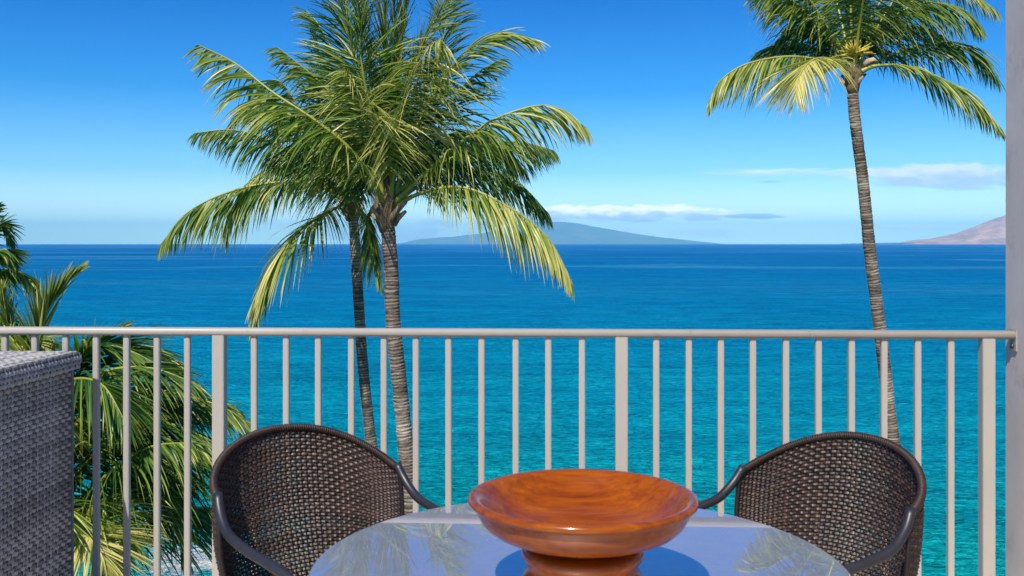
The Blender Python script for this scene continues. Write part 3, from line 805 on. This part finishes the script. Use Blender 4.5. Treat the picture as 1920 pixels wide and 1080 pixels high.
# ------------------------------------------------------------------ table
TX, TY, TR, TH = .147, 2.20, .592, .705
table = empty('round_table', (TX, TY, FZ)); prop(table, 'round glass topped patio table reflecting the sky under the wooden bowl', 'table')
g = MB(); g.lathe([(0.0005, TH - .008), (TR - .004, TH - .008), (TR - .001, TH - .006), (TR - .001, TH - .002), (TR - .003, TH), (0.0005, TH)], 160)
g.obj('glass_top', GLASS, table, smooth=False)
g = MB(); g.lathe([(TR - .06, TH - .012), (TR - .06, TH - .035), (TR - .012, TH - .035), (TR - .004, TH - .028), (TR - .004, TH - .0085), (TR - .06, TH - .0085), (TR - .06, TH - .012)], 120)
g.obj('rim', METAL, table)
for k in range(4):
    a = R(45 + 90 * k); c_, s_ = math.cos(a), math.sin(a)
    g = MB(); g.tube(spline([(c_ * .50, s_ * .50, TH - .03), (c_ * .42, s_ * .42, .45), (c_ * .40, s_ * .40, .25), (c_ * .50, s_ * .50, 0)], 20), .016, 10); g.obj('leg', METAL, table)
g = MB(); th = np.linspace(0, 2 * np.pi, 49); g.tube([(.405 * math.cos(t), .405 * math.sin(t), .22) for t in th], .010, 8, caps=False); g.obj('brace_ring', METAL, table)

# ------------------------------------------------------------------ bowl
BD = 2.0
bx = (1092.5 - HX) / FPX * BD
bowl = empty('pedestal_bowl', (bx, BD, FZ + TH)); prop(bowl, 'wide orange brown turned wooden bowl on a pedestal foot in the middle of the table', 'bowl')
zr = .209; r_ = .2325
prof = [(.0005, zr - .073), (.05, zr - .0727), (.10, zr - .0705), (.130, zr - .065), (.158, zr - .053), (.182, zr - .034), (.199, zr - .015), (.208, zr - .005),
        (.2165, zr - .001), (.2230, zr + .0005), (.2295, zr - .002), (.2325, zr - .007), (.2310, zr - .012), (.2255, zr - .0160), (.2185, zr - .0180), (.2165, zr - .021),
        (.2140, zr - .034), (.2050, zr - .051), (.188, zr - .066), (.162, zr - .078), (.132, zr - .0855), (.104, zr - .0885), (.092, zr - .089)]
g = MB(); g.lathe(prof, 128); g.obj('bowl_body', WOOD, bowl)
prof = [(.088, zr - .0895), (.087, zr - .093), (.089, zr - .098), (.100, zr - .100), (.1155, zr - .1035), (.1225, zr - .111), (.1235, zr - .120), (.1185, zr - .129), (.112, zr - .136), (.112, zr - .148), (.120, zr - .160), (.127, zr - .178), (.133, zr - .196), (.133, .004), (.130, .0005), (.0005, .0005)]
g = MB(); g.lathe(prof, 128); g.obj('pedestal', WOOD, bowl)

# ------------------------------------------------------------------ chairs
def make_chair(label, pos, fwd, hw=.29):
    """local axes: +y is where the sitter looks, x to the side"""
    rz = math.atan2(-fwd[0], fwd[1])
    ch = empty('wicker_armchair', (pos[0], pos[1], FZ), rz)
    prop(ch, label, 'chair', 'wicker armchairs at the glass table')
    ZJ, ZT, DB_ = .720, .846, .225
    def rim(ph):
        c_, s_ = math.cos(ph), math.sin(ph)
        x = hw * math.copysign(abs(s_) ** .95, s_); y = -DB_ * abs(c_) ** .95
        z = ZJ + (ZT - ZJ) * abs(c_) ** 1.3
        return np.array((x, y, z))
    def surf(ph, v):
        top = rim(ph); c_, s_ = math.cos(ph), math.sin(ph)
        bot = np.array((hw * .88 * math.copysign(abs(s_) ** .95, s_), -DB_ * .72 * abs(c_) ** .95 + .03, .40))
        k = v; bul = .020 * math.sin(math.pi * k)
        p = bot * (1 - k) + top * k
        n_ = np.array((-s_, c_, .12)); n_ /= np.linalg.norm(n_); p = p - n_ * bul
        return p, n_
    phs = np.linspace(-math.pi / 2, math.pi / 2, 800); pts = np.array([rim(p) for p in phs])
    s = np.concatenate(([0], np.cumsum(np.linalg.norm(np.diff(pts, axis=0), axis=1)))); nst = int(s[-1] / .0165)
    us = np.interp(np.linspace(0, s[-1], nst), s, phs)
    vs = np.linspace(.0, .985, 41)
    g = MB(); weave(g, surf, us, vs, 0, 0, .0034, .0054, .0052, th=.0028, seed=int(abs(pos[0]) * 100))
    o = g.obj('backrest', WICK, ch, smooth=False, attr='strand'); o['kind'] = 'stuff'
    # rim: tube wrapped with strand
    g = MB(); g.tube(pts[::12], .0085, 10)
    P2 = pts[::2]; T, N, B = frames(P2); n = len(P2); turns = 62
    for q in range(2):
        a = np.linspace(0, 2 * np.pi * turns, n * 3) + q * math.pi; Pi = np.stack([np.interp(np.linspace(0, n - 1, n * 3), np.arange(n), P2[:, k]) for k in range(3)], 1)
        Ni = np.stack([np.interp(np.linspace(0, n - 1, n * 3), np.arange(n), N[:, k]) for k in range(3)], 1); Bi = np.stack([np.interp(np.linspace(0, n - 1, n * 3), np.arange(n), B[:, k]) for k in range(3)], 1)
        g.tube(Pi + .0090 * (np.cos(a)[:, None] * Ni + np.sin(a)[:, None] * Bi), .0036, 4, a=.5)
    g.obj('back_rim', WICK, ch, attr='strand')
    # side edges of the weave
    for sd in (-1, 1):
        e = [surf(sd * math.pi / 2, v)[0] for v in np.linspace(1, 0, 14)]
        g = MB(); g.tube(e, .0075, 8); g.obj('edge_binding', WICK, ch, attr='strand')
    for sd in (-1, 1):
        x = sd * hw
        arm = [(x, -.012, ZJ + .012), (x + sd * .006, .012, ZJ - .022), (x + sd * .010, .045, .668), (x + sd * .012, .095, .642), (x + sd * .010, .20, .628), (x + sd * .004, .32, .621), (x - sd * .004, .42, .606), (x - sd * .008, .475, .560), (x - sd * .008, .485, .45), (x - sd * .004, .495, .02)]
        g = MB(); g.tube(spline(arm, 60), .0135, 14); g.obj('arm', METAL, ch)
        g = MB(); g.tube(spline([(sd * hw * .86, -.13, .42), (sd * hw * .88, -.17, .25), (sd * hw * .92, -.22, .01)], 14), .0125, 12); g.obj('leg', METAL, ch)
    # seat: woven
    g = MB()
    def seat(u, v):
        lim = hw * .90; yy = v
        return (u * lim, yy, .405 + .012 * (u * u) - .012 * math.cos(yy * 3)), (0, 0, 1)
    weave(g, seat, np.linspace(-1, 1, 28), np.arange(-.12, .44, .0145), 0, 0, .003, .0048, .0046, th=.0028, seed=3)
    o = g.obj('seat', WICK, ch, smooth=False, attr='strand'); o['kind'] = 'stuff'
    g = MB(); fr = [(-hw * .92, .46, .402), (-hw * .90, .0, .402), (-hw * .7, -.14, .402), (0, -.16, .402), (hw * .7, -.14, .402), (hw * .90, .0, .402), (hw * .92, .46, .402), (-hw * .92, .46, .402)]
    g.tube(spline(fr[:-1], 50), .011, 8); g.tube([fr[-2], fr[-1]], .011, 8); g.obj('seat_frame', METAL, ch)
    return ch
make_chair('left brown wicker armchair between the storage box and the bowl', (-.578, 2.893), (.63, -.776), .29)
make_chair('right brown wicker armchair between the bowl and the painted wall', (.866, 2.800), (-.83, -.558), .290)
